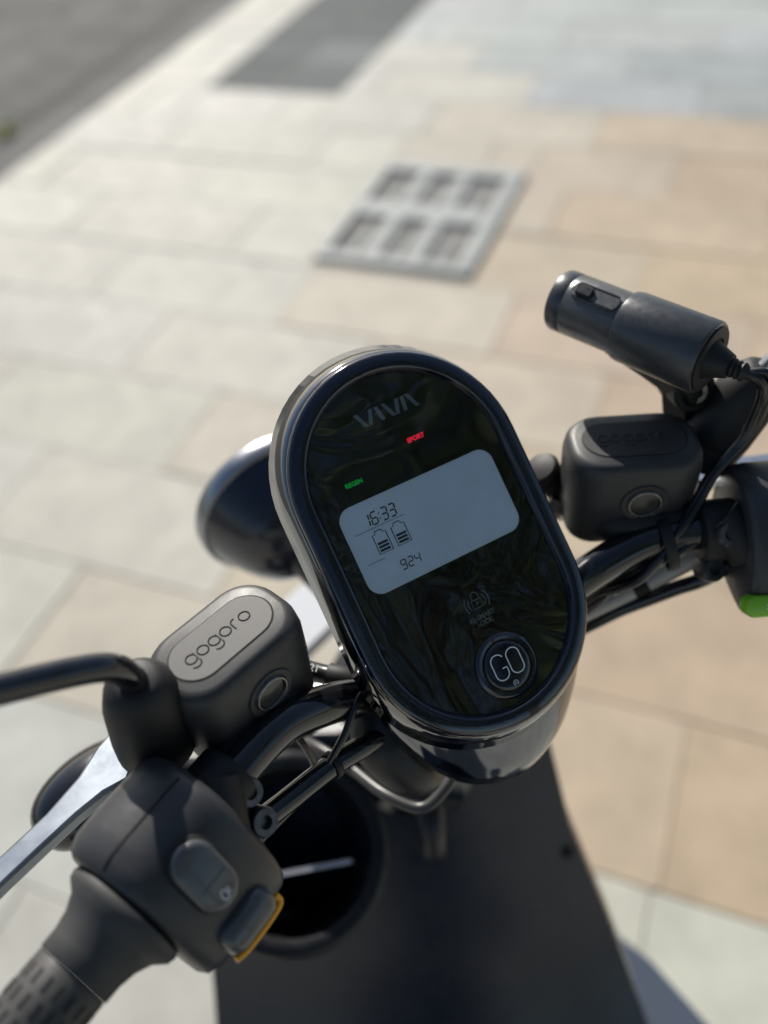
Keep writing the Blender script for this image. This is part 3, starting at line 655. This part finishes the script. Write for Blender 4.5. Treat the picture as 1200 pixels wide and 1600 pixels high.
mk('wheel_rim', lathe(wf_, [(.152, -.040), (.130, -.038), (.120, -.012), (.04, -.014), (.03, -.035), (.03, .035), (.04, .014), (.120, .012), (.130, .038), (.152, .040)], 48, False, False), 'alloy', whl, ang=30)
fen = []
for i in range(15):
    a = R(20+i*10); fen.append([V(*wf_.o)+B.x*xx+(B.y*math.cos(a)+V(0, 0, 1)*math.sin(a))*rr_ for xx, rr_ in ((-.062, .205), (-.055, .236), (0, .250), (.055, .236), (.062, .205), (.05, .228), (0, .242), (-.05, .228))])
mk('front_fender', loft(fen), 'navy', SC, ang=60)
for s in (-1, 1): mk('fork_leg', tube([V(*wf_.o)+B.x*.075*s, V(*wf_.o)+B.x*.07*s+V(0, 0, .2)-B.y*.06, B(.05*s, .18, -.12)], .016, 14, 4), 'black', SC)
# rear half of the scooter, behind the photographer
mk('seat', loft([sect(B.at(0, -.92, -.60), rrect(hx_, hy_, .09), z) for hx_, hy_, z in ((.12, .30, .70), (.145, .33, .72), (.15, .335, .75), (.13, .31, .775))]), 'rubber', SC, ang=50)
mk('rear_body', loft([sect(B.at(0, -.93, -.60), rrect(hx_, hy_, .08), z) for hx_, hy_, z in ((.10, .22, .34), (.15, .32, .45), (.16, .34, .60), (.145, .33, .70))]), 'navy', SC, ang=50)
rwc = B(0, -1.06, -.60); rwf = axisfr((rwc.x, rwc.y, .215), B.x)
rw = mk('rear_wheel', lathe(rwf, [(.150, -.045), (.190, -.046), (.209, -.030), (.2155, 0), (.209, .030), (.190, .046), (.150, .045)], 48, False, False), 'tyre', SC, ang=50)
mk('wheel_rim', lathe(rwf, [(.152, -.040), (.130, -.038), (.120, -.012), (.04, -.014), (.03, -.035), (.03, .035), (.04, .014), (.120, .012), (.130, .038), (.152, .040)], 48, False, False), 'alloy', rw, ang=30)

# ---- pale card standing in the pocket
cdx = V(.93, -.36, .02).normalized(); cdy = V(-.05, -.42, .91); cdy = (cdy-cdx*cdy.dot(cdx)).normalized()
cd = Fr(V(-.121, .0915, .700)-cdy*.045, cdx, cdy, cdx.cross(cdy))
co = mk('card', box(cd, .034, .040, .0017), 'paperstrip', None); co.location = (0, 0, 0)
co.data.transform(Matrix.Translation((-.0718, .272, 0)) @ Matrix.Rotation(TH, 4, 'Z'))
tag(co, 'pale flat card standing in the dark open pocket of the scooter', 'card')

# ------------------------------------------------------------------ dash camera clamped by the right mirror
DCM = empty('dash_camera', (-.0718, .272, 0), TH); DCM.location = (-.0718, .272, 0)
tag(DCM, 'black tubular dash camera on a bracket beside the right mirror stem', 'camera')
ra, fa = V(.1850, .0650, 1.0760), V(.1530, .1610, 1.0780)
ax = (fa-ra).normalized(); CF = axisfr(ra, ax)
L_ = (fa-ra).length
body = mk('camera_barrel', lathe(CF, [(.0160, L_*.40), (.0190, L_*.42), (.0192, L_*.90), (.0189, L_*.905), (.0192, L_*.912), (.0192, L_*.985), (.0185, L_), (.0155, L_), (.0145, L_-.004), (.0001, L_-.004)], 48, False, True), 'camgrey', DCM, ang=35)
slv = mk('rubber_sleeve', lathe(CF, [(.0185, -.0005), (.0211, .0), (.0219, .0015), (.0217, L_*.50), (.0210, L_*.535), (.0193, L_*.545)], 48, True, False), 'camgrey', DCM, ang=35)
mk('end_cap', lathe(CF, [(.0196, -.0008), (.0192, -.0016), (.0130, -.0018), (.0122, -.0008), (.0001, -.0006)], 40, False, True), 'rubber', DCM, ang=35)
mk('cable_gland', lathe(CF, [(.0115, -.0010), (.0095, -.0060), (.0070, -.0130), (.0052, -.0135), (.0058, -.0150), (.0048, -.0162), (.0058, -.0178), (.0048, -.0192), (.0058, -.0208), (.0045, -.0225), (.0030, -.0240)], 24, False, True), 'rubber', DCM, ang=35)
# top pad and ridged slider
tu = V(-.35, -.25, .9); tu = (tu-ax*tu.dot(ax)).normalized(); tx = tu.cross(ax)
PF = Fr(ra+ax*L_*.72+tu*.0184, tx, ax, tu)
pad = mk('top_pad', plate(PF, rrect(.0058, .0165, .0056), -.001, .0014, .0006), 'camgrey', DCM)
mk('slider', plate(PF.at(0, .0075, .0014), stad(.0038, .0064), .0, .0016, .0007), 'rubber', DCM)
mk('slider_ridges', join(*[box(PF.at(0, .0030+k*.0015, .0032), .0028, .00035, .0004) for k in range(7)]), 'camgrey', DCM)
mk('pad_grip_marks', join(*[box(PF.at(sx_*.0047, -.014+k*.0014, .0015), .0004, .0004, .0003) for k in range(20) for sx_ in (-1, 1)]), 'slit', DCM)['kind'] = 'stuff'
# bracket: cradle under the barrel, pivot lug with a star screw, leg down to the mirror boss
cr = axisfr(ra, ax)
dn = -tu
br = mk('cradle', loft([[ra+ax*(L_*t)+dn*d1+tx*wx_ for wx_, d1 in ((-.011, .018), (-.011, dd), (.011, dd), (.011, .018))] for t, dd in ((.05, .046), (.20, .046), (.42, .033), (.66, .0225))]), 'rubber', DCM, bevel=.001)
pv = ra+ax*.016+dn*.043; pfx = V(-.25, -.93, .25)
lug = mk('pivot_lug', lathe(axisfr(pv-Vector(pfx).normalized()*.004, pfx), [(.0130, -.012), (.0138, -.010), (.0138, .012), (.0125, .0135), (.0095, .0135), (.0092, .0115), (.0001, .0115)], 32), 'rubber', DCM, ang=35)
bolt(pv+Vector(pfx).normalized()*.0075, pfx, .0072, .0050, 'star_screw', 'steel', DCM)
mk('bracket_leg', loft([[p_+tx*a+ax*b for a, b in ((-.012, -.009), (.012, -.009), (.012, .009), (-.012, .009))] for p_ in (pv+V(0, .004, .0), pv+V(.004, .004, -.018), pv+V(.016, .004, -.040))]), 'rubber', DCM, bevel=.0015)
mk('clamp_ring', lathe(axisfr((.2005, .068, .998), (.38, -.15, .9)), [(.0165, -.009), (.0185, -.008), (.0185, .008), (.0165, .009)], 28), 'rubber', DCM, bevel=.001)
ge = ra-ax*.0235
PC = [ge-ax*.005+V(.001, 0, -.001), (.1985, .0350, 1.067), (.1995, .0360, 1.050), (.1930, .0360, 1.030), (.1747, .0373, 1.010), (.1624, .0341, .995), (.1478, .0296, .985), (.1330, .0330, .972), (.1180, .0400, .958), (.100, .055, .925)]
mk('power_cable', tube([ge+ax*.003]+PC, .0034, 12), 'cable', DCM, ang=60)
mk('power_cable', tube([ge+ax*.002]+[(a+.0042-.0006*i_, b-.002, c+.003) for i_, (a, b, c) in enumerate([V(*q) for q in PC])], .0025, 12), 'cable', DCM, ang=60)

# ------------------------------------------------------------------ trees behind the photographer, seen in the dashboard's reflection
def tree(name, loc, h, rad, n, seed, label):
    rg = random.Random(seed); t = empty(name, loc); tag(t, label, 'tree', 'street trees behind the photographer')
    limbs = []; tips = []
    top = V(rg.uniform(-.2, .2), rg.uniform(-.2, .2), h*.55)
    limbs.append(tube([(0, 0, -.05), (.03, .02, h*.2), top*.8+V(0, 0, .1), top], [.17, .13, .11, .08], 10, 4))
    for i in range(13):
        a = i*2.4+rg.uniform(-.3, .3); b = top*rg.uniform(.65, 1.0); e = b+V(math.cos(a), math.sin(a), rg.uniform(.2, 1.1))*rad*rg.uniform(.5, .8)
        limbs.append(tube([b, (b+e)/2+V(0, 0, .15), e], [.06, .04, .015], 6, 3)); tips.append(e)
    mk('trunk', join(*limbs), 'bark', t)
    vs, fs = [], []
    cl = [(q, rad*rg.uniform(.28, .42)) for q in tips]+[(V(rg.gauss(0, rad*.4), rg.gauss(0, rad*.4), h*.62+rg.gauss(0, rad*.35)), rad*rg.uniform(.22, .4)) for _ in range(7)]
    for i in range(n):
        c, r_ = cl[rg.randrange(len(cl))]; d = V(rg.gauss(0, 1), rg.gauss(0, 1), rg.gauss(0, .8)).normalized()*r_*rg.random()**.45
        p = c+d; u = V(rg.gauss(0, 1), rg.gauss(0, 1), rg.gauss(0, .5)).normalized(); v = u.cross(V(rg.gauss(0, 1), rg.gauss(0, 1), rg.gauss(0, 1))).normalized(); s = rg.uniform(.07, .13); k = len(vs)
        vs += [p-u*s, p+v*s*.45, p+u*s, p-v*s*.45]; fs.append((k, k+1, k+2, k+3))
    mk('crown', (vs, fs), 'leaf', t)
def s2w(x, y): return (-.0718+x*math.cos(TH)-y*math.sin(TH), .272+x*math.sin(TH)+y*math.cos(TH), 0)
tree('street_tree', s2w(1.75, -4.3), 7.8, 2.7, 6000, 5, 'leafy street tree behind the photographer, right of the scooter')
tree('street_tree', s2w(-.9, -5.6), 6.4, 2.6, 4600, 9, 'leafy street tree behind the photographer, left of the scooter')
